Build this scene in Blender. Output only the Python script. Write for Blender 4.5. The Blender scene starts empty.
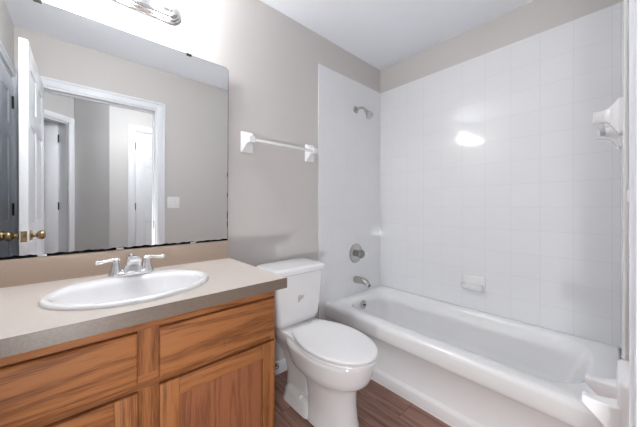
import bpy, bmesh, math, random
from mathutils import Vector, Matrix
random.seed(7)
PI = math.pi
S = bpy.context.scene
C = S.collection

# ------------------------------------------------------------------ camera
cam_d = bpy.data.cameras.new('camera'); cam = bpy.data.objects.new('camera', cam_d); C.objects.link(cam)
F_PX = 265.0
cam_d.sensor_width = 36.0; cam_d.lens = F_PX / 640 * 36.0; cam_d.clip_start = 0.005
cam_d.shift_y = -6.5 / 640
CAMY = -1.514
cam.location = (0, CAMY, 1.12)
cam.rotation_euler = (PI/2, 0, math.radians(-42.0))      # level, looking at the far corner
S.camera = cam

# ------------------------------------------------------------------ world, light, exposure
w = bpy.data.worlds.new('world'); S.world = w; w.use_nodes = True
w.node_tree.nodes['Background'].inputs[0].default_value = (0.8, 0.85, 0.9, 1)
w.node_tree.nodes['Background'].inputs[1].default_value = 0.3
BULB = 30.0            # emission of each vanity bulb
HALL = 19.0            # hall ceiling lamp, watts
# added fill spot, low in the doorway and out of the mirror's view
fl = bpy.data.lights.new('fill_spot', 'SPOT'); fl.energy = 9.5; fl.color = (0.98, 0.99, 1.0); fl.shadow_soft_size = 0.04
fl.spot_size = math.radians(165); fl.spot_blend = 0.8
flo = bpy.data.objects.new('fill_spot', fl); C.objects.link(flo); flo.location = (-0.10, -1.60, 0.62)
flo.rotation_euler = (Vector((1.5, -0.55, 0.75)) - Vector(flo.location)).to_track_quat('-Z', 'Y').to_euler()
S.view_settings.view_transform = 'Standard'; S.view_settings.look = 'None'
S.view_settings.gamma = 1.0; S.view_settings.use_curve_mapping = False
S.view_settings.exposure = 1.87
S.cycles.max_bounces = 16; S.cycles.diffuse_bounces = 10; S.cycles.glossy_bounces = 6

# ------------------------------------------------------------------ materials
def srgb(r, g, b):
    f = lambda c: (c/255/12.92) if c/255 <= 0.04045 else ((c/255+0.055)/1.055)**2.4
    return (f(r), f(g), f(b), 1)
def new_mat(name):
    m = bpy.data.materials.new(name); m.use_nodes = True
    nt = m.node_tree; return m, nt, nt.nodes['Principled BSDF']
def plain(name, col, rough=0.5, metal=0.0, spec=0.5, coat=0.0, noise=0.02, bump=0.0, nscale=40.0):
    m, nt, p = new_mat(name)
    p.inputs['Roughness'].default_value = rough; p.inputs['Metallic'].default_value = metal
    p.inputs['Specular IOR Level'].default_value = spec; p.inputs['Coat Weight'].default_value = coat
    p.inputs['Coat Roughness'].default_value = 0.05
    tc = nt.nodes.new('ShaderNodeTexCoord'); n = nt.nodes.new('ShaderNodeTexNoise')
    n.inputs['Scale'].default_value = nscale; n.inputs['Detail'].default_value = 3
    nt.links.new(tc.outputs['Object'], n.inputs['Vector'])
    mx = nt.nodes.new('ShaderNodeMix'); mx.data_type = 'RGBA'
    mx.inputs[6].default_value = tuple(c*(1-noise) for c in col[:3]) + (1,)
    mx.inputs[7].default_value = tuple(min(1, c*(1+noise)) for c in col[:3]) + (1,)
    nt.links.new(n.outputs['Fac'], mx.inputs[0]); nt.links.new(mx.outputs[2], p.inputs['Base Color'])
    if bump:
        b = nt.nodes.new('ShaderNodeBump'); b.inputs['Strength'].default_value = bump; b.inputs['Distance'].default_value = 0.002
        nt.links.new(n.outputs['Fac'], b.inputs['Height']); nt.links.new(b.outputs['Normal'], p.inputs['Normal'])
    return m
def tile_mat(name, axis):
    """6 inch glossy square wall tile, grout lines from world position"""
    m, nt, p = new_mat(name)
    g = nt.nodes.new('ShaderNodeNewGeometry'); s = nt.nodes.new('ShaderNodeSeparateXYZ'); c = nt.nodes.new('ShaderNodeCombineXYZ')
    nt.links.new(g.outputs['Position'], s.inputs[0])
    au = nt.nodes.new('ShaderNodeMath'); au.operation = 'ADD'; az = nt.nodes.new('ShaderNodeMath'); az.operation = 'ADD'
    nt.links.new(s.outputs['XYZ'.index(axis)], au.inputs[0]); nt.links.new(s.outputs[2], az.inputs[0])
    T = 0.1524
    au.inputs[1].default_value = 20*T + ((1.514-0.0076) if axis == 'Y' else -1.343)
    az.inputs[1].default_value = 20*T - 1.12
    nt.links.new(au.outputs[0], c.inputs[0]); nt.links.new(az.outputs[0], c.inputs[1])
    br = nt.nodes.new('ShaderNodeTexBrick'); br.offset = 0.0; br.squash = 1.0
    br.inputs['Scale'].default_value = 1.0; br.inputs['Brick Width'].default_value = T; br.inputs['Row Height'].default_value = T
    br.inputs['Mortar Size'].default_value = 0.0013; br.inputs['Mortar Smooth'].default_value = 0.3
    br.inputs['Bias'].default_value = 0.0
    br.inputs['Color1'].default_value = TILE; br.inputs['Color2'].default_value = tuple(x*0.985 for x in TILE[:3])+(1,)
    br.inputs['Mortar'].default_value = tuple(x*(0.88 if axis == 'Y' else 0.93) for x in TILE[:3])+(1,)
    nt.links.new(c.outputs[0], br.inputs['Vector'])
    nt.links.new(br.outputs['Color'], p.inputs['Base Color'])
    b = nt.nodes.new('ShaderNodeBump'); b.inputs['Strength'].default_value = 0.12; b.inputs['Distance'].default_value = 0.001; b.invert = True
    nt.links.new(br.outputs['Fac'], b.inputs['Height'])
    n = nt.nodes.new('ShaderNodeTexNoise'); n.inputs['Scale'].default_value = 9.0; n.inputs['Detail'].default_value = 1
    nt.links.new(g.outputs['Position'], n.inputs['Vector'])
    b2 = nt.nodes.new('ShaderNodeBump'); b2.inputs['Strength'].default_value = 0.10; b2.inputs['Distance'].default_value = 0.01
    nt.links.new(n.outputs['Fac'], b2.inputs['Height']); nt.links.new(b.outputs['Normal'], b2.inputs['Normal'])
    # every tile is set at its own very slight tilt
    dv = nt.nodes.new('ShaderNodeVectorMath'); dv.operation = 'SCALE'; dv.inputs['Scale'].default_value = 1/T; nt.links.new(c.outputs[0], dv.inputs[0])
    fr = nt.nodes.new('ShaderNodeVectorMath'); fr.operation = 'FLOOR'; nt.links.new(dv.outputs[0], fr.inputs[0])
    wn = nt.nodes.new('ShaderNodeTexWhiteNoise'); wn.noise_dimensions = '3D'; nt.links.new(fr.outputs[0], wn.inputs['Vector'])
    sb = nt.nodes.new('ShaderNodeVectorMath'); sb.operation = 'SUBTRACT'; sb.inputs[1].default_value = (0.5,0.5,0.5); nt.links.new(wn.outputs['Color'], sb.inputs[0])
    sl = nt.nodes.new('ShaderNodeVectorMath'); sl.operation = 'SCALE'; sl.inputs['Scale'].default_value = 0.018; nt.links.new(sb.outputs[0], sl.inputs[0])
    ad = nt.nodes.new('ShaderNodeVectorMath'); ad.operation = 'ADD'; nt.links.new(b2.outputs['Normal'], ad.inputs[0]); nt.links.new(sl.outputs[0], ad.inputs[1])
    nm = nt.nodes.new('ShaderNodeVectorMath'); nm.operation = 'NORMALIZE'; nt.links.new(ad.outputs[0], nm.inputs[0])
    nt.links.new(nm.outputs[0], p.inputs['Normal'])
    p.inputs['Roughness'].default_value = 0.09
    return m
def oak_mat(name, axis, seed=0.0, light=(160,104,62), dark=(108,64,35)):
    """oak with grain running along the given axis"""
    m, nt, p = new_mat(name)
    tc = nt.nodes.new('ShaderNodeTexCoord'); mp = nt.nodes.new('ShaderNodeMapping')
    sc = [16.0, 16.0, 16.0]; sc['XYZ'.index(axis)] = 1.1
    mp.inputs['Scale'].default_value = sc; mp.inputs['Location'].default_value = (seed, seed*1.7, seed*0.6)
    nt.links.new(tc.outputs['Object'], mp.inputs['Vector'])
    n = nt.nodes.new('ShaderNodeTexNoise'); n.inputs['Scale'].default_value = 1.0; n.inputs['Detail'].default_value = 2; n.inputs['Distortion'].default_value = 0.5
    nt.links.new(mp.outputs[0], n.inputs['Vector'])
    # rings: sin of the noise gives cathedral grain
    k = nt.nodes.new('ShaderNodeMath'); k.operation = 'MULTIPLY'; k.inputs[1].default_value = 26.0
    sn = nt.nodes.new('ShaderNodeMath'); sn.operation = 'SINE'
    nt.links.new(n.outputs['Fac'], k.inputs[0]); nt.links.new(k.outputs[0], sn.inputs[0])
    mp2 = nt.nodes.new('ShaderNodeMapping'); s2 = [420.0]*3; s2['XYZ'.index(axis)] = 14.0
    mp2.inputs['Scale'].default_value = s2; nt.links.new(tc.outputs['Object'], mp2.inputs['Vector'])
    n2 = nt.nodes.new('ShaderNodeTexNoise'); n2.inputs['Scale'].default_value = 1.0; n2.inputs['Detail'].default_value = 2
    nt.links.new(mp2.outputs[0], n2.inputs['Vector'])
    a = nt.nodes.new('ShaderNodeMath'); a.operation = 'MULTIPLY_ADD'; a.inputs[1].default_value = 0.17; a.inputs[2].default_value = 0.0
    nt.links.new(sn.outputs[0], a.inputs[0])
    a2 = nt.nodes.new('ShaderNodeMath'); a2.operation = 'ADD'; nt.links.new(a.outputs[0], a2.inputs[0]); nt.links.new(n2.outputs['Fac'], a2.inputs[1])
    cr = nt.nodes.new('ShaderNodeValToRGB')
    cr.color_ramp.elements[0].position = 0.18; cr.color_ramp.elements[0].color = srgb(*dark)
    cr.color_ramp.elements[1].position = 0.62; cr.color_ramp.elements[1].color = srgb(*light)
    nt.links.new(a2.outputs[0], cr.inputs[0]); nt.links.new(cr.outputs[0], p.inputs['Base Color'])
    p.inputs['Roughness'].default_value = 0.55; p.inputs['Specular IOR Level'].default_value = 0.22
    return m
def floor_mat(name):
    m, nt, p = new_mat(name)
    g = nt.nodes.new('ShaderNodeNewGeometry'); s = nt.nodes.new('ShaderNodeSeparateXYZ'); c = nt.nodes.new('ShaderNodeCombineXYZ')
    nt.links.new(g.outputs['Position'], s.inputs[0])
    ay = nt.nodes.new('ShaderNodeMath'); ay.operation = 'ADD'; ay.inputs[1].default_value = 30.3
    ax = nt.nodes.new('ShaderNodeMath'); ax.operation = 'ADD'; ax.inputs[1].default_value = 30.06
    nt.links.new(s.outputs[1], ay.inputs[0]); nt.links.new(s.outputs[0], ax.inputs[0])
    nt.links.new(ay.outputs[0], c.inputs[0]); nt.links.new(ax.outputs[0], c.inputs[1])
    br = nt.nodes.new('ShaderNodeTexBrick'); br.offset = 0.37
    br.inputs['Scale'].default_value = 1.0; br.inputs['Brick Width'].default_value = 1.2; br.inputs['Row Height'].default_value = 0.152
    br.inputs['Mortar Size'].default_value = 0.0012; br.inputs['Bias'].default_value = 0
    br.inputs['Color1'].default_value = (0,0,0,1); br.inputs['Color2'].default_value = (1,1,1,1); br.inputs['Mortar'].default_value = (0.3,0.3,0.3,1)
    nt.links.new(c.outputs[0], br.inputs['Vector'])
    mp = nt.nodes.new('ShaderNodeMapping'); mp.inputs['Scale'].default_value = (22, 1.6, 1); nt.links.new(g.outputs['Position'], mp.inputs['Vector'])
    off = nt.nodes.new('ShaderNodeVectorMath'); off.operation = 'ADD'
    sc = nt.nodes.new('ShaderNodeVectorMath'); sc.operation = 'SCALE'; sc.inputs['Scale'].default_value = 7.0
    nt.links.new(br.outputs['Color'], sc.inputs[0]); nt.links.new(mp.outputs[0], off.inputs[0]); nt.links.new(sc.outputs[0], off.inputs[1])
    n = nt.nodes.new('ShaderNodeTexNoise'); n.inputs['Scale'].default_value = 1.0; n.inputs['Detail'].default_value = 6; n.inputs['Roughness'].default_value = 0.62; n.inputs['Distortion'].default_value = 0.6
    nt.links.new(off.outputs[0], n.inputs['Vector'])
    cr = nt.nodes.new('ShaderNodeValToRGB')
    e = cr.color_ramp.elements; e[0].position = 0.30; e[0].color = srgb(*FLOOR_D); e[1].position = 0.68; e[1].color = srgb(*FLOOR_L)
    nt.links.new(n.outputs['Fac'], cr.inputs[0])
    mx = nt.nodes.new('ShaderNodeMix'); mx.data_type = 'RGBA'; mx.blend_type = 'MULTIPLY'
    nt.links.new(cr.outputs[0], mx.inputs[6]); mx.inputs[7].default_value = (0.45,0.42,0.40,1)
    nt.links.new(br.outputs['Fac'], mx.inputs[0]); nt.links.new(mx.outputs[2], p.inputs['Base Color'])
    p.inputs['Roughness'].default_value = 0.6; p.inputs['Specular IOR Level'].default_value = 0.15
    return m
def mirror_mat():
    m, nt, p = new_mat('mirror_silver')
    p.inputs['Base Color'].default_value = (0.86,0.875,0.88,1); p.inputs['Metallic'].default_value = 1; p.inputs['Roughness'].default_value = 0.0
    return m
def laminate(name, col, col2):
    m, nt, p = new_mat(name)
    tc = nt.nodes.new('ShaderNodeTexCoord'); n = nt.nodes.new('ShaderNodeTexNoise'); n.inputs['Scale'].default_value = 240; n.inputs['Detail'].default_value = 4
    nt.links.new(tc.outputs['Object'], n.inputs['Vector'])
    cr = nt.nodes.new('ShaderNodeValToRGB'); e = cr.color_ramp.elements
    e[0].position = 0.3; e[0].color = srgb(*col); e[1].position = 0.7; e[1].color = srgb(*col2)
    nt.links.new(n.outputs['Fac'], cr.inputs[0]); nt.links.new(cr.outputs[0], p.inputs['Base Color'])
    p.inputs['Roughness'].default_value = 0.38
    return m
def emis(name, col, strength):
    m, nt, p = new_mat(name)
    p.inputs['Base Color'].default_value = (0.9,0.9,0.9,1)
    p.inputs['Emission Color'].default_value = col; p.inputs['Emission Strength'].default_value = strength
    return m

TILE = (0.80, 0.81, 0.825, 1)
FLOOR_D = (98, 72, 63); FLOOR_L = (176, 140, 126)
M = {}
M['paint'] = plain('wall_paint', srgb(203,199,196), 0.6, noise=0.012, bump=0.05, nscale=300)
M['hall_paint'] = plain('hall_paint', srgb(203,202,201), 0.6, noise=0.012, bump=0.05, nscale=300)
M['ceiling'] = plain('ceiling_paint', srgb(240,244,249), 0.7, noise=0.01, bump=0.08, nscale=220)
M['trim'] = plain('white_trim_paint', srgb(232,234,238), 0.3, noise=0.005)
M['tile_back'] = tile_mat('tile_back', 'X'); M['tile_right'] = tile_mat('tile_right', 'Y')
M['porcelain'] = plain('porcelain', (0.83,0.83,0.84,1), 0.08, noise=0.004, coat=0.3)
M['enamel'] = plain('tub_enamel', (0.84,0.845,0.85,1), 0.12, noise=0.004, coat=0.2)
M['ceramic'] = plain('ceramic', (0.84,0.84,0.845,1), 0.10, noise=0.004, coat=0.3)
M['seat'] = plain('seat_plastic', (0.84,0.84,0.845,1), 0.22, noise=0.003)
M['chrome'] = plain('chrome', (0.78,0.77,0.77,1), 0.09, metal=1.0, noise=0.01)
M['nickel'] = plain('brushed_nickel', (0.55,0.54,0.52,1), 0.25, metal=1.0, noise=0.02)
M['dark_nickel'] = plain('dark_nickel', (0.30,0.29,0.28,1), 0.25, metal=1.0, noise=0.02)
M['plate_chrome'] = plain('plate_chrome', (0.50,0.49,0.49,1), 0.18, metal=1.0, noise=0.02)
M['brass'] = plain('antique_brass', (0.42,0.31,0.16,1), 0.25, metal=1.0, noise=0.05)
M['dark_metal'] = plain('dark_metal', (0.06,0.055,0.05,1), 0.4, metal=0.8, noise=0.05)
M['black'] = plain('dark_edge', (0.006,0.006,0.006,1), 0.9, spec=0.1, noise=0.1)
M['clear_clip'] = plain('clip_plastic', (0.62,0.62,0.62,1), 0.2)
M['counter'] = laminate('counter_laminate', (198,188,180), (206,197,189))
M['edge'] = laminate('shaded_edge_laminate', (110,96,85), (122,108,96))  # counter laminate darkened: shade on the slab's edges is painted into the colour
M['splash'] = laminate('splash_laminate', (190,171,154), (198,179,162))
M['oak_x'] = oak_mat('oak_horizontal', 'X', 1.3)
M['oak_x2'] = oak_mat('oak_horizontal_b', 'X', 5.1)
M['oak_z'] = oak_mat('oak_vertical', 'Z', 2.2)
M['oak_panel'] = oak_mat('oak_panel', 'Z', 3.7, light=(148,94,64), dark=(116,70,47))
M['floor'] = floor_mat('wood_plank')
M['mirror'] = mirror_mat()
M['bulb'] = emis('bulb_glow', (0.98, 0.99, 1.0, 1), BULB)
M['mark'] = plain('grey_print', (0.38,0.39,0.39,1), 0.5)
M['switch'] = plain('switch_plastic', (0.85,0.85,0.85,1), 0.3)
M['scratch'] = plain('dark_scratch', srgb(105,58,30), 0.6)
M['caulk'] = plain('caulk', (0.82,0.80,0.77,1), 0.5)
M['hose'] = plain('braided_hose', (0.5,0.5,0.5,1), 0.35, metal=0.7, noise=0.2, nscale=400)

# ------------------------------------------------------------------ mesh helpers
def NB(): return bmesh.new()
def merge(bm, src):
    me = bpy.data.meshes.new('tmp'); src.to_mesh(me); src.free(); bm.from_mesh(me); bpy.data.meshes.remove(me)
def box(bm, x0, x1, y0, y1, z0, z1, bev=0.0, seg=2):
    b = bmesh.new(); bmesh.ops.create_cube(b, size=1.0)
    bmesh.ops.scale(b, vec=(abs(x1-x0), abs(y1-y0), abs(z1-z0)), verts=b.verts)
    bmesh.ops.translate(b, vec=((x0+x1)/2, (y0+y1)/2, (z0+z1)/2), verts=b.verts)
    if bev: bmesh.ops.bevel(b, geom=b.edges[:], offset=bev, segments=seg, profile=0.5, affect='EDGES')
    merge(bm, b); return bm
def loft(bm, loops, cap0=True, cap1=True, closed=True):
    rows = [[bm.verts.new(p) for p in lp] for lp in loops]
    n = len(rows[0])
    for a, b in zip(rows, rows[1:]):
        for i in range(n if closed else n-1):
            j = (i+1) % n
            bm.faces.new((a[i], a[j], b[j], b[i]))
    if cap0: bm.faces.new(rows[0][::-1])
    if cap1: bm.faces.new(rows[-1])
    return bm
def fix(bm): bmesh.ops.recalc_face_normals(bm, faces=bm.faces[:]); return bm
def rrect(x0, x1, y0, y1, r, n=6):
    r = min(r, (x1-x0)/2-1e-4, (y1-y0)/2-1e-4); pts = []
    for cx, cy, a0 in ((x1-r, y1-r, 0), (x0+r, y1-r, PI/2), (x0+r, y0+r, PI), (x1-r, y0+r, 1.5*PI)):
        for k in range(n+1):
            a = a0 + PI/2*k/n; pts.append((cx+r*math.cos(a), cy+r*math.sin(a)))
    return pts
def egg(cx, yc, hw, lf, lb, n=56, ef=2.0, eb=2.6):
    """outline in plan: front (towards -y) half length lf, back half length lb"""
    pts = []
    for k in range(n):
        a = 2*PI*k/n; c, s = math.cos(a), math.sin(a); e = eb if s > 0 else ef
        pts.append((cx + hw*math.copysign(abs(c)**(2/e), c), yc + (lb if s > 0 else lf)*math.copysign(abs(s)**(2/e), s)))
    return pts
def at_z(pts, z): return [(p[0], p[1], z) for p in pts]
def tube(bm, pts, rad, n=16, cap=True):
    pts = [Vector(p) for p in pts]; rr = rad if isinstance(rad, (list, tuple)) else [rad]*len(pts)
    loops = []; up = None
    for i, p in enumerate(pts):
        d = (pts[min(i+1, len(pts)-1)] - pts[max(i-1, 0)]).normalized()
        if up is None:
            up = d.orthogonal().normalized()
        else:
            up = (up - d*up.dot(d)).normalized()
        sd = d.cross(up)
        loops.append([p + (up*math.cos(2*PI*k/n) + sd*math.sin(2*PI*k/n))*rr[i] for k in range(n)])
    loft(bm, loops, cap, cap); return bm
def lathe(bm, prof, origin, axis, n=28):
    """prof: list of (radius, distance along axis)"""
    o = Vector(origin); a = Vector(axis).normalized(); u = a.orthogonal().normalized(); v = a.cross(u)
    loops = [[o + a*h + (u*math.cos(2*PI*k/n) + v*math.sin(2*PI*k/n))*max(r, 1e-4) for k in range(n)] for r, h in prof]
    loft(bm, loops); return bm
def smooth_path(pts, sub=6):
    pts = [Vector(p) for p in pts]; out = []
    P = [pts[0]*2-pts[1]] + pts + [pts[-1]*2-pts[-2]]
    for i in range(1, len(P)-2):
        for k in range(sub):
            t = k/sub; a, b, c, d = P[i-1], P[i], P[i+1], P[i+2]
            out.append(0.5*((2*b) + (c-a)*t + (2*a-5*b+4*c-d)*t*t + (3*b-a-3*c+d)*t**3))
    out.append(pts[-1]); return out
def obj(name, bm, mat, parent=None, base=None, smooth=40, label=None):
    """link a bmesh drawn in world coordinates (or, with base, shifted so its origin is at base)"""
    fix(bm)
    if base is None: base = tuple(parent.location) if (parent and parent.parent is None) else (0,0,0)
    if base != (0,0,0): bmesh.ops.translate(bm, vec=tuple(-c for c in base), verts=bm.verts)
    me = bpy.data.meshes.new(name); bm.to_mesh(me); bm.free()
    if smooth:
        for p in me.polygons: p.use_smooth = True
        me.set_sharp_from_angle(angle=math.radians(smooth))
    me.materials.append(M[mat] if isinstance(mat, str) else mat)
    o = bpy.data.objects.new(name, me); C.objects.link(o)
    if parent: o.parent = parent
    elif base != (0,0,0): o.location = base
    if label: o['label'] = label
    return o
def sub(name, bm, mat, part, root, **kw):
    """a sub-part: drawn in world coordinates of a thing whose parts sit at the thing's base"""
    return obj(name, bm, mat, part, base=tuple(root.location), **kw)
def thing(name, label, cat, loc, group=None):
    o = bpy.data.objects.new(name, None); C.objects.link(o); o.location = loc
    o.empty_display_size = 0.1; o['label'] = label; o['category'] = cat
    if group: o['group'] = group
    return o
def tag(o, label, cat, group=None):
    o['label'] = label; o['category'] = cat
    if group: o['group'] = group
    return o
def struct(name, bm, mat, parent=None, **kw):
    o = obj(name, bm, mat, parent, **kw)
    if parent is None: o['kind'] = 'structure'
    return o
def copy_tree(o, parent=None):
    c = o.copy(); C.objects.link(c)
    if parent: c.parent = parent
    for ch in list(o.children): copy_tree(ch, c)
    return c

# ------------------------------------------------------------------ room sizes
XL, XR = -0.374, 2.148        # left wall, right (long tub) wall
YF = -1.545                   # near wall with the doorway
YH = -1.66                    # hall side of that wall
ZC = 2.44
OX0, OX1, OZ = -0.272, 0.552, 2.042    # doorway in the near wall
TX = 1.343                    # where the tile starts
TZ = 2.212                    # top of the tile
# ------------------------------------------------------------------ setting
b = NB(); box(b, -2.2, 3.0, -4.4, 0.12, -0.05, 0.0); struct('floor', b, 'floor', smooth=0)
b = NB(); box(b, -2.2, 3.0, -4.4, 0.12, ZC, ZC+0.05); struct('ceiling', b, 'ceiling', smooth=0)
b = NB(); box(b, XL-0.12, XR+0.12, 0.0, 0.12, 0, ZC); struct('wall_back', b, 'paint', smooth=0)
b = NB(); box(b, XR, XR+0.12, YH, 0.0, 0, ZC); struct('wall_right', b, 'paint', smooth=0)
# left wall with the closet doorway
EY0, EY1 = -1.487, -0.72
b = NB(); box(b, XL-0.12, XL, EY1, 0.0, 0, ZC); box(b, XL-0.12, XL, YH, EY0, 0, ZC); box(b, XL-0.12, XL, EY0, EY1, OZ, ZC)
box(b, XL-0.14, XL-0.12, YH, 0, 0, ZC)
struct('wall_left', b, 'paint', smooth=0)
b = NB(); box(b, XL, OX0, YH, YF, 0, ZC); box(b, OX1, XR, YH, YF, 0, ZC); box(b, OX0, OX1, YH, YF, OZ, ZC)
struct('wall_front', b, 'paint', smooth=0)
# glazed tile round the tub
b = NB(); box(b, TX, XR, -0.009, 0.0, 0, TZ); struct('wall_back_tile', b, 'tile_back')
b = NB(); box(b, XR-0.009, XR, YF, 0.0, 0, TZ); struct('wall_right_tile', b, 'tile_right')
b = NB(); box(b, TX, XR, YF, YF+0.009, 0, TZ, 0.003); struct('wall_front_tile', b, 'tile_back')
# hall beyond the doorway
HY = -2.665
b = NB(); DX0 = 0.508; box(b, 0.247, DX0, HY-0.1, HY, 0, ZC); box(b, DX0+0.76, 2.6, HY-0.1, HY, 0, ZC); box(b, DX0, DX0+0.76, HY-0.1, HY, OZ, ZC)
struct('wall_hall_far', b, 'hall_paint', smooth=0)
b = NB()
loft(b, [[(-0.066,-2.85,z), (0.2465,-2.537,z), (0.2465,-2.70,z), (0.02,-2.93,z)] for z in (0, ZC)])
struct('wall_hall_corner', b, 'hall_paint', smooth=0)
b = NB(); box(b, -2.2, -2.1, -4.3, YH, 0, ZC); struct('wall_hall_left', b, 'hall_paint', smooth=0)
b = NB(); box(b, 2.5, 2.6, HY, YH, 0, ZC); struct('wall_hall_right', b, 'hall_paint', smooth=0)
b = NB(); box(b, -2.2, 3.0, -4.4, -4.3, 0, ZC); struct('wall_hall_back', b, 'hall_paint', smooth=0)
b = NB(); box(b, -2.2, XL-0.12, YH, YH+0.1, 0, ZC); box(b, XR+0.12, 2.6, YH, YH+0.1, 0, ZC); struct('wall_hall_near', b, 'hall_paint', smooth=0)
# angled wall with a second doorway, running from its corner back towards the left
AC = Vector((-0.066, -2.85, 0)); AD = Vector((-0.7071, 0.7071, 0)); AN = Vector((-0.7071, -0.7071, 0))   # AN points into the far room
def angled(bm, a0, a1, n0, n1, z0, z1, bev=0.0):
    t = NB(); box(t, a0, a1, n0, n1, z0, z1, bev)
    mt = Matrix(((AD.x, AN.x, 0, AC.x), (AD.y, AN.y, 0, AC.y), (0,0,1,0), (0,0,0,1)))
    bmesh.ops.transform(t, matrix=mt, verts=t.verts); merge(bm, t)
b = NB(); angled(b, -0.04, 0.085, 0.0, 0.115, 0, ZC); angled(b, 0.085, 0.86, 0.0, 0.115, OZ, ZC); angled(b, 0.86, 1.75, 0, 0.115, 0, ZC)
struct('wall_hall_angled', b, 'hall_paint', smooth=0)
b = NB()
angled(b, 0.004, 0.070, -0.016, 0.0, 0, OZ+0.066, 0.004); angled(b, 0.86, 0.925, -0.016, 0.0, 0, OZ+0.066, 0.004); angled(b, 0.0702, 0.8598, -0.016, 0.0, OZ, OZ+0.066, 0.004)
angled(b, 0.070, 0.086, 0.0, 0.115, 0, OZ); angled(b, 0.846, 0.861, 0, 0.115, 0, OZ); angled(b, 0.086, 0.846, 0, 0.115, OZ-0.016, OZ)
struct('trim_4', b, 'trim')

def casing(bm, axis, u0, u1, face, out, z, wdt=0.068, th=0.016):
    """flat casing with a back band round an opening; axis 'x' or 'y' is the wall's run"""
    def bx(a0, a1, z0, z1, t):
        f0, f1 = sorted((face, face + out*t))
        if axis == 'x': box(bm, a0, a1, f0, f1, z0, z1, 0.003)
        else: box(bm, f0, f1, a0, a1, z0, z1, 0.003)
    for t, w0, w1 in ((th*0.72, 0.0, wdt-0.018), (th, wdt-0.018, wdt)):
        bx(u0-w1, u0-w0, 0, z+w1, t); bx(u1+w0, u1+w1, 0, z+w1, t); bx(u0-w0, u1+w0, z+w0, z+w1, t)
def jamb(bm, axis, u0, u1, f0, f1, z, th=0.014):
    def bx(a0, a1, z0, z1, g0=f0, g1=f1):
        if axis == 'x': box(bm, a0, a1, g0, g1, z0, z1)
        else: box(bm, g0, g1, a0, a1, z0, z1)
    bx(u0, u0+th, 0, z); bx(u1-th, u1, 0, z); bx(u0+th, u1-th, z-th, z)
    m = (f0+f1)/2
    bx(u0+th, u0+th+0.01, 0, z-th, m-0.035, m+0.0); bx(u1-th-0.01, u1-th, 0, z-th, m-0.035, m+0.0); bx(u0+th, u1-th, z-th-0.01, z-th, m-0.035, m+0.0)
b = NB(); casing(b, 'x', OX0, OX1, YF, 1, OZ); casing(b, 'x', OX0, OX1, YH, -1, OZ); jamb(b, 'x', OX0, OX1, YH, YF, OZ)
tr1 = struct('trim_1', b, 'trim')
b = NB(); box(b, OX1-0.0155, OX1-0.0138, YF-0.06, YF-0.02, 0.88, 0.95); obj('strike_plate', b, 'nickel', tr1, label='small metal strike plate')
b = NB(); casing(b, 'y', EY0, EY1, XL, 1, OZ, 0.052); jamb(b, 'y', EY0, EY1, XL-0.115, XL, OZ); struct('trim_2', b, 'trim')
DX0 = 0.508
b = NB(); casing(b, 'x', DX0, DX0+0.76, HY, 1, OZ); jamb(b, 'x', DX0, DX0+0.76, HY-0.1, HY+0.002, OZ, 0.012); struct('trim_3', b, 'trim')

# six panel doors; local: hinge at origin, runs along +x, thickness around y=0
def door_mesh(wd, h, th=0.035):
    bm = NB(); st = 0.11*wd/0.76; mid = 0.10*wd/0.76
    box(bm, 0.002, wd-0.002, -th/2+0.007, th/2-0.007, 0.002, h-0.002)
    xs = [(0, st), (wd/2-mid/2, wd/2+mid/2), (wd-st, wd)]
    zs = [(0, 0.22), (0.86, 0.99), (1.57, 1.67), (h-0.12, h)]
    for x0, x1 in xs: box(bm, x0, x1, -th/2, th/2, 0, h, 0.002)
    for z0, z1 in zs:
        for (a, c) in ((xs[0][1], xs[1][0]), (xs[1][1], xs[2][0])):
            box(bm, a-0.003, c+0.003, -th/2+0.0003, th/2-0.0003, max(z0, 0.0005), min(z1, h-0.0005), 0.002)
    for (z0, z1) in ((0.22, 0.86), (0.99, 1.57), (1.67, h-0.12)):
        for (a, c) in ((xs[0][1], xs[1][0]), (xs[1][1], xs[2][0])):
            g = 0.018
            for sgn in (-1, 1):
                y = sgn*(th/2-0.007); yo = sgn*(th/2-0.0015)
                loft(bm, [[(a+g, y, z0+g), (c-g, y, z0+g), (c-g, y, z1-g), (a+g, y, z1-g)],
                          [(a+g+0.022, yo, z0+g+0.022), (c-g-0.022, yo, z0+g+0.022), (c-g-0.022, yo, z1-g-0.022), (a+g+0.022, yo, z1-g-0.022)]], False, True)
    return bm
def make_door(name, wd, loc, rot, knob='brass', kz=0.93, hinge_side=1, h=2.014, hinge='dark_metal', knob_sides=(-1,1)):
    d = struct(name, door_mesh(wd, h), 'trim', smooth=30)
    d.location = (loc[0], loc[1], 0.012); d.rotation_euler = (0,0,rot)
    for z in (0.18, 1.06, 1.84):
        bm = NB(); y = hinge_side*0.0215
        tube(bm, [(-0.004, y, z-0.045), (-0.004, y, z+0.045)], 0.0065, 10); box(bm, -0.0025, -0.0005, -0.0165, y, z-0.045, z+0.045)
        obj('hinge', bm, hinge, d, base=(0,0,0))
    for sgn in knob_sides:
        bm = NB()
        lathe(bm, [(0.0,0.0175),(0.031,0.0175),(0.032,0.021),(0.027,0.026),(0.013,0.029),(0.011,0.034),(0.012,0.042),(0.021,0.048),(0.0265,0.058),(0.0275,0.068),(0.023,0.076),(0.012,0.079),(0.0,0.0795)], (wd-0.065, 0, kz), (0, sgn, 0))
        obj('door_knob', bm, knob, d, base=(0,0,0))
    bm = NB(); box(bm, wd-0.0005, wd+0.0015, -0.0125, 0.0125, kz-0.03, kz+0.03, 0.0008); lathe(bm, [(0.0,0),(0.007,0),(0.006,0.007),(0,0.007)], (wd+0.0005,0,kz), (1,0,0), 14)
    obj('latch_plate', bm, knob, d, base=(0,0,0))
    return d
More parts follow.
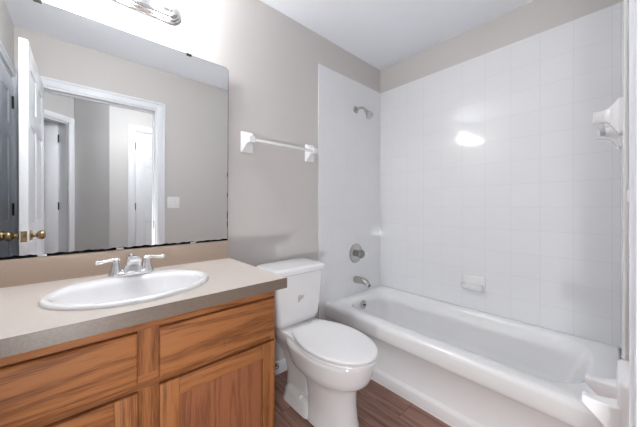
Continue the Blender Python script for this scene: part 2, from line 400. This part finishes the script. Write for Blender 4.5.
make_door('door_1', 0.83, (-0.236, -1.528), math.radians(90.0), hinge_side=1)                 # bathroom door standing open
make_door('door_2', EY1-EY0-0.034, (XL-0.02, EY0+0.017), math.radians(90.0), hinge_side=-1, knob_sides=(-1,))     # closet door, shut
make_door('door_3', 0.73, (DX0+0.015, HY-0.0205), 0.0, knob='nickel', hinge_side=1, hinge='nickel', knob_sides=(1,))          # hall door, shut
p4 = AC + AD*0.092 + AN*0.10
make_door('door_4', 0.74, (p4.x, p4.y), math.atan2(AD.y, AD.x) + math.radians(42), hinge_side=-1, knob='nickel', knob_sides=(-1,1))

# baseboards
def baseboard(name, segs):
    b = NB()
    for x0, x1, y0, y1 in segs:
        box(b, x0, x1, y0, y1, 0, 0.085, 0.003)
    struct(name, b, 'trim')
baseboard('baseboard_back', [(0.612, TX, -0.012, 0.0)])
baseboard('baseboard_front', [(OX1+0.069, TX, YF, YF+0.012)])
baseboard('baseboard_hall', [(0.31, DX0-0.069, HY, HY+0.012), (OX1+0.069, 2.5, YH-0.012, YH)])

# ------------------------------------------------------------------ bathtub
TF, TBK = 1.406, XR-0.0095          # front and back of the tub
TY0, TY1 = YF+0.0095, -0.0095
RZ = 0.375
tub = thing('bathtub', 'white enamel alcove bathtub along the tiled wall', 'bathtub', (1.77, -0.77, 0))
b = NB()
L = []
def tl(x0, x1, y0, y1, r, z): L.append(at_z(rrect(x0, x1, y0, y1, r, 8), z))
tl(TF+0.02, TBK, TY0, TY1, 0.004, RZ-0.10)
tl(TF+0.02, TBK, TY0, TY1, 0.004, RZ-0.012)
tl(TF+0.028, TBK-0.004, TY0+0.004, TY1-0.004, 0.008, RZ-0.003)
tl(TF+0.040, TBK-0.012, TY0+0.012, TY1-0.012, 0.012, RZ)
tl(1.495, TBK-0.055, TY0+0.085, TY1-0.085, 0.17, RZ-0.002)
tl(1.503, TBK-0.062, TY0+0.093, TY1-0.092, 0.17, RZ-0.006)
tl(1.511, TBK-0.068, TY0+0.102, TY1-0.097, 0.17, RZ-0.016)
tl(1.518, TBK-0.074, TY0+0.115, TY1-0.101, 0.17, RZ-0.035)
tl(1.530, TBK-0.085, TY0+0.150, TY1-0.108, 0.16, RZ-0.10)
tl(1.548, TBK-0.100, TY0+0.215, TY1-0.120, 0.15, RZ-0.22)
tl(1.562, TBK-0.112, TY0+0.265, TY1-0.135, 0.14, RZ-0.275)
tl(1.590, TBK-0.140, TY0+0.320, TY1-0.165, 0.12, RZ-0.305)
tl(1.65, TBK-0.20, TY0+0.40, TY1-0.22, 0.08, RZ-0.312)
loft(b, L, False, True)
obj('basin', b, 'enamel', tub, smooth=60)
# front apron: a profile in x,z run along the tub: rolled lip, flat panel, base step
prof = [(TF+0.040, RZ), (TF+0.022, RZ-0.001), (TF+0.010, RZ-0.006), (TF+0.002, RZ-0.016), (TF-0.001, RZ-0.03), (TF-0.001, RZ-0.085), (TF+0.002, RZ-0.098),
        (TF+0.010, RZ-0.108), (TF+0.017, RZ-0.114), (TF+0.018, 0.082), (TF+0.014, 0.074), (TF+0.004, 0.064), (TF, 0.055), (TF, 0.0), (TF+0.05, 0.0), (TF+0.05, RZ-0.02)]
b = NB(); loft(b, [[(x, y, z) for x, z in prof] for y in (TY0, TY1)]); obj('apron', b, 'enamel', tub, smooth=50)
b = NB(); oy = TY1-0.108
lathe(b, [(0,0.0),(0.034,0.0),(0.035,0.004),(0.030,0.008),(0.012,0.011),(0,0.011)], (1.742, oy+0.001, RZ-0.066), (0,-1,0.10)); ov = obj('overflow_plate', b, 'nickel', tub, label='round chrome overflow plate')
b = NB(); box(b, 1.738, 1.746, oy-0.026, oy-0.006, RZ-0.07, RZ-0.058, 0.002); sub('trip_lever', b, 'dark_metal', ov, tub)
b = NB(); lathe(b, [(0,0),(0.035,0),(0.034,0.004),(0.02,0.002),(0,0.003)], (1.745, TY1-0.30, RZ-0.312), (0,0,1)); obj('drain', b, 'chrome', tub)
# caulk bead where the tub meets the floor
b = NB(); box(b, TF-0.005, TF+0.001, TY0, TY1, 0, 0.005, 0.002); struct('trim_5', b, 'caulk')

# ------------------------------------------------------------------ plumbing fixtures on the back wall
FX = 1.772; WY = -0.009
sh = thing('overhead_shower', 'chrome shower head on a bent arm high on the white tile', 'shower head', (FX, WY, 1.965))
b = NB(); lathe(b, [(0,0),(0.030,0),(0.031,0.004),(0.024,0.010),(0.013,0.013),(0,0.013)], (FX, WY, 1.965), (0,-1,0)); obj('flange', b, 'nickel', sh)
b = NB(); path = smooth_path([(FX, WY-0.005, 1.965), (FX, WY-0.05, 1.967), (FX, WY-0.085, 1.957), (FX, WY-0.115, 1.925)], 6); tube(b, path, 0.0105, 14); obj('arm', b, 'nickel', sh)
b = NB(); lathe(b, [(0,0),(0.013,0),(0.016,0.006),(0.016,0.018),(0.013,0.022),(0.019,0.034),(0.030,0.055),(0.033,0.066),(0.032,0.072),(0.026,0.074),(0.0,0.072)], (FX, WY-0.111, 1.929), (0,-0.62,-0.78)); obj('head', b, 'nickel', sh)
va = thing('shower_valve', 'round chrome mixer valve with a knob above the tub spout', 'shower valve', (FX, WY, 0.72))
b = NB(); lathe(b, [(0,0),(0.083,0),(0.084,0.004),(0.078,0.010),(0.050,0.016),(0.034,0.018),(0,0.018)], (FX, WY, 0.72), (0,-1,0), 40); obj('escutcheon', b, 'nickel', va)
b = NB(); lathe(b, [(0.026,0.016),(0.026,0.04),(0.030,0.044),(0.036,0.052),(0.037,0.068),(0.030,0.078),(0.014,0.082),(0,0.082)], (FX, WY, 0.72), (0,-1,0), 12); kn = obj('knob', b, 'dark_nickel', va, smooth=25)
b = NB(); tube(b, [(FX+0.02, WY-0.06, 0.715), (FX+0.045, WY-0.062, 0.713), (FX+0.068, WY-0.06, 0.712)], [0.008, 0.007, 0.009], 12); sub('lever', b, 'chrome', kn, va)
sp = thing('tub_spout', 'chrome tub filler spout just above the tub rim', 'tub spout', (FX, WY, 0.492))
b = NB()
Ls = []
for d, hw, zt, zb in ((0.0,0.030,0.030,-0.030),(0.01,0.031,0.031,-0.030),(0.05,0.030,0.031,-0.026),(0.09,0.028,0.028,-0.024),(0.118,0.026,0.020,-0.034),(0.138,0.023,0.006,-0.040),(0.148,0.018,-0.012,-0.040)):
    pts = rrect(-hw, hw, zb, zt, min(hw, (zt-zb)/2)*0.92, 6); Ls.append([(FX+px, WY-d, 0.492+pz) for px, pz in pts])
loft(b, Ls); bd = obj('spout_body', b, 'nickel', sp, smooth=60)
b = NB(); lathe(b, [(0,0),(0.0155,0),(0.0155,0.0115),(0.012,0.0105),(0,0.0105)], (FX, WY-0.139, 0.466), (0,-0.85,-0.6), 18); obj('spout_mouth', b, 'dark_metal', sp)

# soap dish on the long wall
sx = XR-0.009; sy, sz = -0.824, 0.565
b = NB()
Ls = []
for d, hy, z0, z1, r in ((0.0,0.078,-0.056,0.056,0.008),(0.010,0.078,-0.056,0.056,0.010),(0.016,0.072,-0.052,0.050,0.012)):
    Ls.append([(sx-d, sy+a, sz+c) for a, c in rrect(-hy, hy, z0, z1, r, 5)])
loft(b, Ls)
# tray with a hollow
Ls = []
for z, hy, dp, r in ((-0.050,0.060,0.030,0.02),(-0.040,0.068,0.060,0.03),(-0.020,0.072,0.074,0.035),(-0.006,0.073,0.078,0.036),(-0.003,0.070,0.075,0.034),(-0.008,0.062,0.066,0.03),(-0.024,0.054,0.056,0.025)):
    Ls.append([(sx-0.012-a, sy+c, sz+z) for a, c in rrect(0, dp-0.012, -hy, hy, min(r, dp/2-0.007), 6)])
loft(b, Ls)
sd = obj('soap_dish', b, 'ceramic', base=(sx, sy, sz), smooth=50); tag(sd, 'white ceramic soap dish set low in the tile above the tub', 'soap dish')

# ------------------------------------------------------------------ towel bars
def bracket_mesh(x, yw, z, out):
    """square ceramic post with a concave flare; out is -1 (towards -y) or +1"""
    b = NB(); Ls = []
    for d, hw, z0, z1, r in ((0,0.040,-0.062,0.062,0.004),(0.010,0.040,-0.062,0.062,0.004),(0.013,0.038,-0.060,0.060,0.005),(0.022,0.031,-0.040,0.048,0.005),
                             (0.034,0.025,-0.022,0.037,0.005),(0.048,0.021,-0.013,0.031,0.005),(0.060,0.0200,-0.012,0.030,0.005),(0.074,0.0200,-0.012,0.030,0.006),(0.078,0.017,-0.009,0.027,0.006)):
        Ls.append([(x+a, yw+out*d, z+c) for a, c in rrect(-hw, hw, z0, z1, r, 3)])
    loft(b, Ls); return b
def towel_bar(label, x0, x1, yw, z, out):
    t = thing('towel_bar', label, 'towel bar', ((x0+x1)/2, yw, z), 'white ceramic towel bars')
    for x in (x0, x1): obj('bracket', bracket_mesh(x, yw, z, out), 'ceramic', t, smooth=35)
    b = NB(); box(b, x0+0.01, x1-0.01, yw+out*0.058-0.009, yw+out*0.058+0.009, z, z+0.018, 0.004); obj('bar', b, 'ceramic', t)
towel_bar('white towel bar on the grey wall above the toilet', 0.755, 1.255, 0.0, 1.515, -1)
towel_bar('white towel bar on the tiled end wall at the right edge', 1.50, 1.86, YF+0.009, 1.458, 1)

# toilet paper holder on the near wall: one plate, two arms
tp = thing('toilet_paper_holder', 'white ceramic toilet paper holder with two empty arms at lower right', 'toilet paper holder', (1.01, YF, 0.62))
b = NB(); Ls = []
for d, g in ((0,0),(0.018,0),(0.024,0.004),(0.027,0.010)):
    Ls.append([(px, YF+d, pz) for px, pz in rrect(0.93+g, 1.09-g, 0.555+g, 0.711-g, 0.012, 5)])
loft(b, Ls); obj('plate', b, 'ceramic', tp)
for xa in (0.955, 1.065):
    b = NB(); Ls = []
    for d, hw, z0, z1 in ((0.022,0.024,0.558,0.654),(0.030,0.022,0.566,0.650),(0.040,0.020,0.580,0.648),(0.055,0.018,0.598,0.646),(0.070,0.017,0.612,0.645),(0.080,0.017,0.621,0.646),(0.086,0.014,0.626,0.643)):
        Ls.append([(xa+a, YF+d, c) for a, c in rrect(-hw, hw, z0, z1, 0.006, 4)])
    loft(b, Ls); obj('arm', b, 'ceramic', tp, smooth=50)

# light switch on the near wall (seen in the mirror)
sw = thing('light_switch', 'white double switch plate beside the doorway, seen in the mirror', 'light switch', (0.70, YF, 1.135))
b = NB(); box(b, 0.643, 0.757, YF, YF+0.006, 1.078, 1.192, 0.003); obj('plate', b, 'switch', sw)
for xs in (0.677, 0.723):
    b = NB(); box(b, xs-0.005, xs+0.005, YF+0.004, YF+0.016, 1.129, 1.150, 0.002); obj('toggle', b, 'switch', sw)
for xs in (0.677, 0.723):
    for zs in (1.105, 1.165):
        b = NB(); lathe(b, [(0,0),(0.003,0),(0.002,0.0012),(0,0.0012)], (xs, YF+0.006, zs), (0,1,0), 10); obj('screw', b, 'nickel', sw)

# ------------------------------------------------------------------ toilet
TC = 0.995
to = thing('toilet', 'white two-piece toilet with its lid down between vanity and tub', 'toilet', (TC, -0.40, 0))
b = NB(); Ls = []          # tank: tapers towards its foot
for z, hw, y0, y1, r in ((0.405,0.136,-0.205,-0.045,0.03),(0.412,0.150,-0.222,-0.035,0.035),(0.45,0.166,-0.233,-0.028,0.035),(0.60,0.180,-0.243,-0.025,0.035),(0.722,0.188,-0.250,-0.024,0.035)):
    Ls.append(at_z(rrect(TC-0.004-hw, TC-0.004+hw, y0, y1, r, 6), z))
loft(b, Ls); tank = obj('tank', b, 'porcelain', to, smooth=50)
b = NB(); Ls = []
for z, g, in ((0.720,0.004),(0.724,-0.003),(0.746,-0.004),(0.754,0.0),(0.7575,0.008),(0.759,0.03)):
    Ls.append(at_z(rrect(TC-0.199+g, TC+0.191-g, -0.262+g, -0.018-g*0.3, 0.04, 7), z))
loft(b, Ls); obj('tank_lid', b, 'porcelain', to, smooth=50)
# small grey emblem printed on the tank front
def stroke(bm, pts, wd):
    y = lambda z: -0.2335 - (z-0.45)*0.066 - 0.0022
    for (xa, za), (xb, zb) in zip(pts, pts[1:]):
        d = Vector((xb-xa, zb-za)); n = Vector((-d.y, d.x)).normalized()*wd/2
        lo = [(xa+n.x, za+n.y), (xb+n.x, zb+n.y), (xb-n.x, zb-n.y), (xa-n.x, za-n.y)]
        loft(bm, [[(px, y(pz), pz) for px, pz in lo], [(px, y(pz)+0.0024, pz) for px, pz in lo]])
b = NB(); ex, ez = TC-0.022, 0.548
stroke(b, [(ex, ez), (ex+0.001, ez+0.034), (ex+0.018, ez+0.036), (ex+0.020, ez+0.022), (ex+0.003, ez+0.016)], 0.004)
stroke(b, [(ex+0.004, ez-0.001), (ex+0.040, ez+0.036)], 0.0025)
stroke(b, [(ex+0.034, ez+0.016), (ex+0.037, ez+0.018)], 0.004)
sub('emblem', b, 'mark', tank, to, smooth=0, label='small grey printed emblem')
# bowl and pedestal, one body
b = NB(); Ls = []
for z, yc, hw, lf, lb, eb in ((0.0,-0.485,0.113,0.180,0.09,4),(0.012,-0.485,0.113,0.180,0.09,4),(0.02,-0.485,0.107,0.175,0.09,4),(0.12,-0.485,0.103,0.165,0.09,4),(0.20,-0.48,0.106,0.172,0.10,4),(0.228,-0.475,0.114,0.185,0.13,3.5),
                              (0.243,-0.475,0.128,0.210,0.16,3),(0.258,-0.475,0.144,0.238,0.19,3),(0.278,-0.475,0.157,0.257,0.22,2.8),(0.305,-0.475,0.164,0.267,0.24,2.8),(0.340,-0.475,0.167,0.273,0.25,3),(0.368,-0.475,0.173,0.279,0.255,3),(0.380,-0.475,0.172,0.278,0.255,3),(0.387,-0.475,0.166,0.272,0.25,3)):
    Ls.append(at_z(egg(TC, yc, hw, lf, lb, 60, 2.1, eb), z))
loft(b, Ls)
Ls = []                    # trapway behind the pedestal, up to the deck under the tank
for z, hw, y0, y1, r in ((0.05,0.085,-0.42,-0.17,0.05),(0.16,0.080,-0.42,-0.175,0.05),(0.24,0.082,-0.42,-0.13,0.05),(0.30,0.098,-0.42,-0.07,0.04),(0.345,0.125,-0.42,-0.045,0.04),(0.385,0.135,-0.42,-0.04,0.035),(0.400,0.135,-0.36,-0.04,0.035),(0.404,0.130,-0.355,-0.045,0.03)):
    Ls.append(at_z(rrect(TC-hw, TC+hw, y0, y1, r, 6), z))
loft(b, Ls)
Ls = []                    # foot at the floor
for z, hw, y0, y1, r in ((0.0,0.120,-0.46,-0.18,0.06),(0.010,0.120,-0.46,-0.18,0.06),(0.016,0.115,-0.455,-0.185,0.06),(0.060,0.112,-0.45,-0.19,0.06),(0.076,0.103,-0.45,-0.20,0.055),(0.090,0.086,-0.44,-0.21,0.05)):
    Ls.append(at_z(rrect(TC-hw, TC+hw, y0, y1, r, 7), z))
loft(b, Ls)
obj('bowl', b, 'porcelain', to, smooth=50)
for sgn in (-1, 1):
    b = NB(); lathe(b, [(0.013,-0.02),(0.013,0.008),(0.010,0.014),(0.004,0.017),(0,0.017)], (TC+sgn*0.097, -0.36, 0.072), (0,0,1), 16); obj('bolt_cap', b, 'seat', to)
def seat_outline(cx, yc, hw, lf, lb):
    """oval front, sides drawing in to a straight back edge with small corners"""
    front = [(hw*math.cos(a), -lf*math.sin(a)) for a in [PI*k/36 for k in range(37)]]        # right to left round the front
    side = [(hw*(1-0.40*t**1.9), lb*t) for t in (0.12,0.25,0.38,0.5,0.62,0.74,0.84,0.91)]
    c = hw*0.60; side += [(c+0.006, lb*0.955), (c+0.001, lb*0.985), (c-0.010, lb)]
    pts = front + [(-a, b) for a, b in side] + [(0, lb)] + side[::-1]
    return [(cx+a, yc+b) for a, b in pts]
def ring(zs, hw, lf, lb, yc, e=3.0, dx=0.0):
    bm = NB(); Ls = []
    for z, g in zs: Ls.append(at_z(seat_outline(TC+dx, yc, hw-g, lf-g, lb-g), z))
    loft(bm, Ls); return bm
obj('seat', ring(((0.388,0.006),(0.391,0.0),(0.396,0.0),(0.398,0.003)), 0.176, 0.268, 0.228, -0.503, 3.6, 0.006), 'seat', to, smooth=60)
obj('seat_lid', ring(((0.398,0.014),(0.4045,0.014),(0.4046,0.002),(0.406,0.0),(0.414,0.0),(0.418,0.003),(0.4205,0.010),(0.422,0.03),(0.423,0.09)), 0.174, 0.266, 0.228, -0.503, 3.6, 0.006), 'seat', to, smooth=60)
for sgn in (-1, 1):
    b = NB(); box(b, TC+sgn*0.075-0.02, TC+sgn*0.075+0.02, -0.285, -0.262, 0.400, 0.418, 0.006); obj('hinge', b, 'seat', to)
# stop valve and hose by the toilet
sv = thing('supply_valve', 'small chrome water stop valve low on the wall behind the toilet', 'valve', (0.893, -0.0122, 0.115))
b = NB(); lathe(b, [(0,0.001),(0.026,0.001),(0.024,0.006),(0.009,0.009),(0.008,0.055),(0.014,0.058),(0.014,0.085),(0,0.085)], (0.893,-0.0122,0.115), (0,-1,0), 20); obj('valve_body', b, 'chrome', sv)
b = NB(); tube(b, [(0.893,-0.085,0.115),(0.913,-0.085,0.115)], 0.006, 10); lathe(b, [(0,0),(0.018,0),(0.019,0.004),(0.016,0.012),(0,0.013)], (0.912,-0.085,0.115), (1,0,0), 10); obj('valve_handle', b, 'chrome', sv, smooth=25)
b = NB(); tube(b, smooth_path([(0.893,-0.085,0.12),(0.893,-0.085,0.17),(0.885,-0.095,0.20),(0.868,-0.10,0.34),(0.874,-0.10,0.4035)], 6), 0.006, 10); obj('hose', b, 'hose', sv)

# ------------------------------------------------------------------ vanity cabinet
VX0, VX1, VF = XL+0.0008, 0.608, -0.552     # left end, right end, front of the face frame
CZ0, CZ1 = 0.779, 0.822
vc = thing('vanity_cabinet', 'oak vanity cabinet under the tan countertop', 'vanity cabinet', ((VX0+VX1)/2, -0.28, 0))
for x0 in (VX0, VX1-0.016):
    b = NB(); box(b, x0, x0+0.016, VF+0.0185, -0.001, 0.0905, CZ0-0.0005); obj('side_panel', b, 'oak_z', vc, smooth=0)
b = NB(); box(b, VX0+0.0165, VX1-0.0165, VF+0.0185, -0.001, 0.0905, 0.106); obj('bottom_panel', b, 'oak_x', vc, smooth=0)
b = NB(); box(b, VX0, VX1, -0.48, -0.001, 0, 0.09); obj('toe_kick', b, 'oak_x', vc, smooth=0)
DR = ((-0.312, 0.1245, 'oak_x'), (0.181, 0.598, 'oak_x2'))
b = NB()
box(b, VX0, VX1, VF, VF+0.018, 0.745, CZ0-0.0006, 0.0006); obj('frame_rail', b, 'oak_x', vc, smooth=0)
for a, c, z0, z1 in ((-0.285, 0.193, 0.565, 0.607), (0.193, VX1-0.05, 0.565, 0.607), (VX0, VX1, 0.09, 0.13)):
    b = NB(); box(b, a, c, VF, VF+0.018, z0, z1); obj('frame_rail', b, 'oak_x2', vc, smooth=0)
for a, c in ((VX0, -0.285), (0.113, 0.193), (VX1-0.05, VX1)):
    b = NB(); box(b, a, c, VF+0.0002, VF+0.018, 0.09, 0.745); obj('frame_stile', b, 'oak_z', vc, smooth=0)
for x0, x1, mt in DR:
    b = NB(); Ls = []
    for y, g in ((VF, 0.0), (VF-0.010, 0.0), (VF-0.0145, 0.0015), (VF-0.0170, 0.0045), (VF-0.018, 0.008)):
        Ls.append([(px, y, pz) for px, pz in rrect(x0+g, x1-g, 0.590+g, 0.744-g, 0.001, 2)])
    loft(b, Ls); dr = obj('drawer', b, mt, vc, smooth=30)
    if x0 > 0:
        b = NB(); loft(b, [[(0.3815, y, 0.652), (0.3833, y, 0.652), (0.3845, y, 0.632), (0.3850, y, 0.615), (0.3835, y, 0.615), (0.3828, y, 0.632)] for y in (VF-0.0183, VF-0.0175)])
        sub('scratch', b, 'scratch', dr, vc, smooth=0, label='short dark scratch')
    # door: two stiles, two rails, a recessed flat panel
    zb, zt, st = 0.115, 0.567, 0.056
    def rim(bm, a0, a1, z0, z1):
        box(bm, a0, a1, VF-0.018, VF-0.0002, z0, z1, 0.0025)
    b = NB(); box(b, x0+st-0.004, x1-st+0.004, VF-0.010, VF-0.0004, zb+st-0.004, zt-st+0.004); d = obj('door', b, 'oak_panel', vc, smooth=0)
    for a in (x0, x1-st):
        b = NB(); rim(b, a, a+st, zb, zt); sub('door_stile', b, 'oak_z', d, vc, smooth=30)
    for z in (zt-st, zb):
        b = NB(); rim(b, x0+st-0.0002, x1-st+0.0002, z, z+st); sub('door_rail', b, mt, d, vc, smooth=30)

# ------------------------------------------------------------------ countertop with backsplash
SKX, SKY = 0.153, -0.318
ct = thing('countertop', 'tan laminate countertop with a backsplash below the mirror', 'countertop', (0.13, -0.29, CZ0))
CX1, CYF = 0.645, -0.587
bm = NB()
# slab with an oval cut-out: top ring from the hole to the edge
nn = 64; hole = egg(SKX, SKY, 0.232, 0.192, 0.192, nn, 2.0, 2.0)
def edge_pt(p):
    d = Vector((p[0]-SKX, p[1]-SKY)); s = 1e9
    for lim, c in ((VX0, 0), (CX1, 0)):
        if abs(d.x) > 1e-9:
            t = (lim-SKX)/d.x
            if t > 0: s = min(s, t)
    for lim in (CYF, -0.001):
        if abs(d.y) > 1e-9:
            t = (lim-SKY)/d.y
            if t > 0: s = min(s, t)
    return (SKX+d.x*s, SKY+d.y*s)
outer = [edge_pt(p) for p in hole]
# snap the nearest ray to each true corner
for cx, cy in ((VX0,CYF),(CX1,CYF),(CX1,-0.001),(VX0,-0.001)):
    i = min(range(nn), key=lambda k: (outer[k][0]-cx)**2+(outer[k][1]-cy)**2); outer[i] = (cx, cy)
loft(bm, [at_z(hole, CZ0), at_z(hole, CZ1), at_z(outer, CZ1), at_z(outer, CZ0), at_z(hole, CZ0)], False, False)
bmesh.ops.remove_doubles(bm, verts=bm.verts, dist=1e-5)
obj('slab', bm, 'counter', ct, smooth=20)
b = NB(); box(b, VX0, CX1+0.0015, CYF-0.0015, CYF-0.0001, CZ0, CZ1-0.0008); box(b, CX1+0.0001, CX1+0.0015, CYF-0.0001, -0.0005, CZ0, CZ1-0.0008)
obj('shaded_edge_band', b, 'edge', ct, smooth=0, label='grey-brown front edge with shade in its colour')
b = NB(); box(b, VX0, CX1-0.012, -0.0205, -0.0008, CZ1, 0.925, 0.002); obj('backsplash', b, 'splash', ct)
b = NB(); box(b, VX0, CX1-0.012, -0.0235, -0.0206, CZ1+0.0002, CZ1+0.003, 0.001); obj('caulk_line', b, 'caulk', ct)

# ------------------------------------------------------------------ sink
sk = thing('sink', 'white oval drop-in sink in the countertop', 'sink', (SKX, SKY, CZ1))
b = NB(); Ls = []
def el(hw, hl, z, dy=0.0): Ls.append(at_z(egg(SKX, SKY+dy, hw, hl, hl, 72, 2.0, 2.0), z))
el(0.252,0.216,CZ1+0.0003); el(0.2525,0.2165,CZ1+0.004); el(0.250,0.214,CZ1+0.010); el(0.244,0.208,CZ1+0.0135); el(0.236,0.200,CZ1+0.0145)
el(0.231,0.186,CZ1+0.013,-0.011); el(0.225,0.172,CZ1+0.010,-0.021); el(0.220,0.164,CZ1+0.004,-0.025); el(0.214,0.157,CZ1-0.010,-0.027)
el(0.200,0.143,CZ1-0.045,-0.029); el(0.165,0.113,CZ1-0.085,-0.030); el(0.130,0.088,CZ1-0.115,-0.028); el(0.080,0.056,CZ1-0.130,-0.025); el(0.024,0.024,CZ1-0.135,-0.022)
loft(b, Ls, False, True); obj('bowl', b, 'porcelain', sk, smooth=70)
b = NB(); lathe(b, [(0,0),(0.026,0),(0.026,0.003),(0.018,0.004),(0.015,0.002),(0,0.003)], (SKX, SKY-0.022, CZ1-0.1352), (0,0,1), 24); obj('drain', b, 'chrome', sk)

# faucet: 4 inch centreset with two lever handles
fx, fy, fz = 0.160, -0.140, CZ1+0.0135
fa = thing('faucet', 'chrome two-handle faucet at the back of the sink', 'faucet', (fx, fy, fz))
b = NB(); Ls = []
for z, hw, hl, r in ((0,0.079,0.027,0.026),(0.006,0.080,0.028,0.027),(0.012,0.077,0.026,0.025),(0.016,0.070,0.021,0.02)):
    Ls.append([(fx+a, fy+c, fz+z) for a, c in rrect(-hw, hw, -hl, hl, r, 8)])
loft(b, Ls); obj('base', b, 'chrome', fa)
b = NB(); Ls = []
for z, hw, y0, y1, rr in ((0.010,0.033,-0.028,0.022,0.012),(0.030,0.030,-0.040,0.020,0.014),(0.050,0.0265,-0.066,0.018,0.016),(0.062,0.0245,-0.088,0.016,0.018),(0.070,0.023,-0.092,0.014,0.018),(0.077,0.020,-0.080,0.010,0.016),(0.081,0.013,-0.060,0.002,0.012)):
    Ls.append([(fx+a, fy+c, fz+z) for a, c in rrect(-hw, hw, y0, y1, rr, 6)])
loft(b, Ls); obj('spout', b, 'chrome', fa, smooth=60)
for sgn in (-1, 1):
    hx = fx+sgn*0.052
    b = NB(); lathe(b, [(0.025,0.012),(0.025,0.018),(0.021,0.024),(0.019,0.034),(0.017,0.046),(0.014,0.054),(0.015,0.058),(0.014,0.066),(0.009,0.072),(0,0.074)], (hx, fy, fz), (0,0,1), 24); h = obj('handle', b, 'chrome', fa)
    b = NB(); tube(b, smooth_path([(hx, fy, fz+0.064), (hx+sgn*0.022, fy-0.002, fz+0.066), (hx+sgn*0.048, fy-0.005, fz+0.062), (hx+sgn*0.070, fy-0.008, fz+0.064)], 5), [0.009]*4+[0.0065]*6+[0.0075]*3+[0.009,0.008,0.004], 12); sub('lever', b, 'chrome', h, fa)
b = NB(); tube(b, [(fx, fy+0.021, fz+0.012), (fx, fy+0.021, fz+0.075)], 0.0025, 10); lathe(b, [(0,0),(0.005,0),(0.006,0.006),(0.004,0.011),(0,0.012)], (fx, fy+0.021, fz+0.073), (0,0,1), 14); obj('lift_rod', b, 'chrome', fa)

# ------------------------------------------------------------------ mirror (its foot stands on the backsplash, so it leans back a little)
MX0, MX1, MZ0, MZ1 = XL+0.002, 0.629, 0.928, 1.917
TILT = math.radians(-0.6)
mi = thing('wall_mirror', 'large frameless mirror over the vanity with a blackened lower edge', 'mirror', (0.13, -0.0165, MZ0))
mi.rotation_euler = (-TILT, 0, 0)
b = NB()
loft(b, [[(px, y, pz) for px, pz in rrect(MX0, MX1, MZ0, MZ1, 0.008, 4)] for y in (-0.0165, -0.0125)])
obj('glass', b, 'mirror', mi, smooth=0)
# worn silvering along the edges: ragged dark strips on the glass edge
def ragged(pts_a, step, amp, axis):
    pass
b = NB(); n = 120
top = []
for k in range(n+1):
    x = MX0+0.001 + (MX1-MX0-0.002)*k/n
    top.append((x, MZ0+0.0078+0.0024*math.sin(k*0.9)*math.sin(k*0.37)+random.uniform(0,0.0022)))
for (xa, za), (xb, zb) in zip(top, top[1:]):
    loft(b, [[(xa,y,MZ0-0.0008),(xb,y,MZ0-0.0008),(xb,y,zb),(xa,y,za)] for y in (-0.0172,-0.0125)])
bmesh.ops.remove_doubles(b, verts=b.verts, dist=1e-6)
obj('worn_edge', b, 'black', mi, smooth=0, label='black worn lower edge')
b = NB(); box(b, MX1-0.0012, MX1+0.0006, -0.0170, -0.0125, MZ0, MZ1-0.01)
for k in range(6):
    z = MZ0+0.05+random.uniform(0,0.5); box(b, MX1-0.0035, MX1+0.0004, -0.0171, -0.0125, z, z+random.uniform(0.02,0.06))
box(b, MX0+0.01, MX1-0.008, -0.0170, -0.0125, MZ1-0.0004, MZ1+0.0006)
obj('side_edge', b, 'black', mi, smooth=0)
for cx, cz, mat in ((-0.126, MZ1, 'dark_metal'), (0.418, MZ1, 'dark_metal')):
    b = NB(); box(b, cx-0.012, cx+0.012, -0.0205, -0.0125, cz-0.008, cz+0.004, 0.001); obj('clip', b, mat, mi, label='dark metal clip')
for cx in (-0.114, 0.13, 0.44):
    b = NB(); box(b, cx-0.013, cx+0.013, -0.0205, -0.0166, MZ0-0.0015, MZ0+0.008, 0.001); obj('clip', b, 'clear_clip', mi, label='clear plastic clip')

# ------------------------------------------------------------------ vanity light bar
LZ = 2.105; LX0, LX1 = -0.225, 0.386
vl = thing('vanity_light', 'chrome bar of globe bulbs on the wall above the mirror', 'wall light', ((LX0+LX1)/2, -0.0005, LZ))
b = NB(); Ls = []
for d, g in ((0.0005,0.0),(0.010,0.0),(0.013,0.003),(0.014,0.009),(0.020,0.010),(0.023,0.013),(0.024,0.020),(0.030,0.021),(0.033,0.025),(0.034,0.030)):
    Ls.append([(px, -d, pz) for px, pz in rrect(LX0+g, LX1-g, LZ-0.056+g, LZ+0.056-g, 0.056-g, 12)])
loft(b, Ls); obj('back_plate', b, 'plate_chrome', vl, smooth=30)
for k in range(4):
    x = LX0+0.075+k*(LX1-LX0-0.15)/3
    b = NB(); lathe(b, [(0.026,0.033),(0.026,0.04),(0.022,0.05),(0.0175,0.054),(0.0175,0.066),(0,0.066)], (x,0,LZ), (0,-1,0), 24); obj('socket', b, 'chrome', vl)
    b = NB(); lathe(b, [(0.013,0.066),(0.015,0.074)]+[(0.037*math.sin(a), 0.107-0.037*math.cos(a)) for a in [0.45+ (PI-0.45)*i/14 for i in range(15)]], (x,0,LZ), (0,-1,0), 24)
    obj('bulb', b, 'bulb', vl, smooth=80, label='lit white globe bulb')

# ------------------------------------------------------------------ hall ceiling lamp (lights the hall seen in the mirror)
hl = thing('ceiling_lamp', 'round ceiling lamp in the hall outside the bathroom door', 'ceiling lamp', (0.50, -1.90, ZC))
b = NB(); lathe(b, [(0,0.0),(0.15,0.0),(0.155,0.012),(0.148,0.022),(0,0.022)], (0.50,-1.90,ZC), (0,0,-1), 32); obj('base', b, 'nickel', hl)
M['dome'] = emis('lamp_glow', (0.97, 0.985, 1.0, 1), HALL)
b = NB(); lathe(b, [(0.14,0.02),(0.138,0.035),(0.12,0.06),(0.08,0.078),(0.03,0.086),(0,0.087)], (0.50,-1.90,ZC), (0,0,-1), 32); obj('dome', b, 'dome', hl)
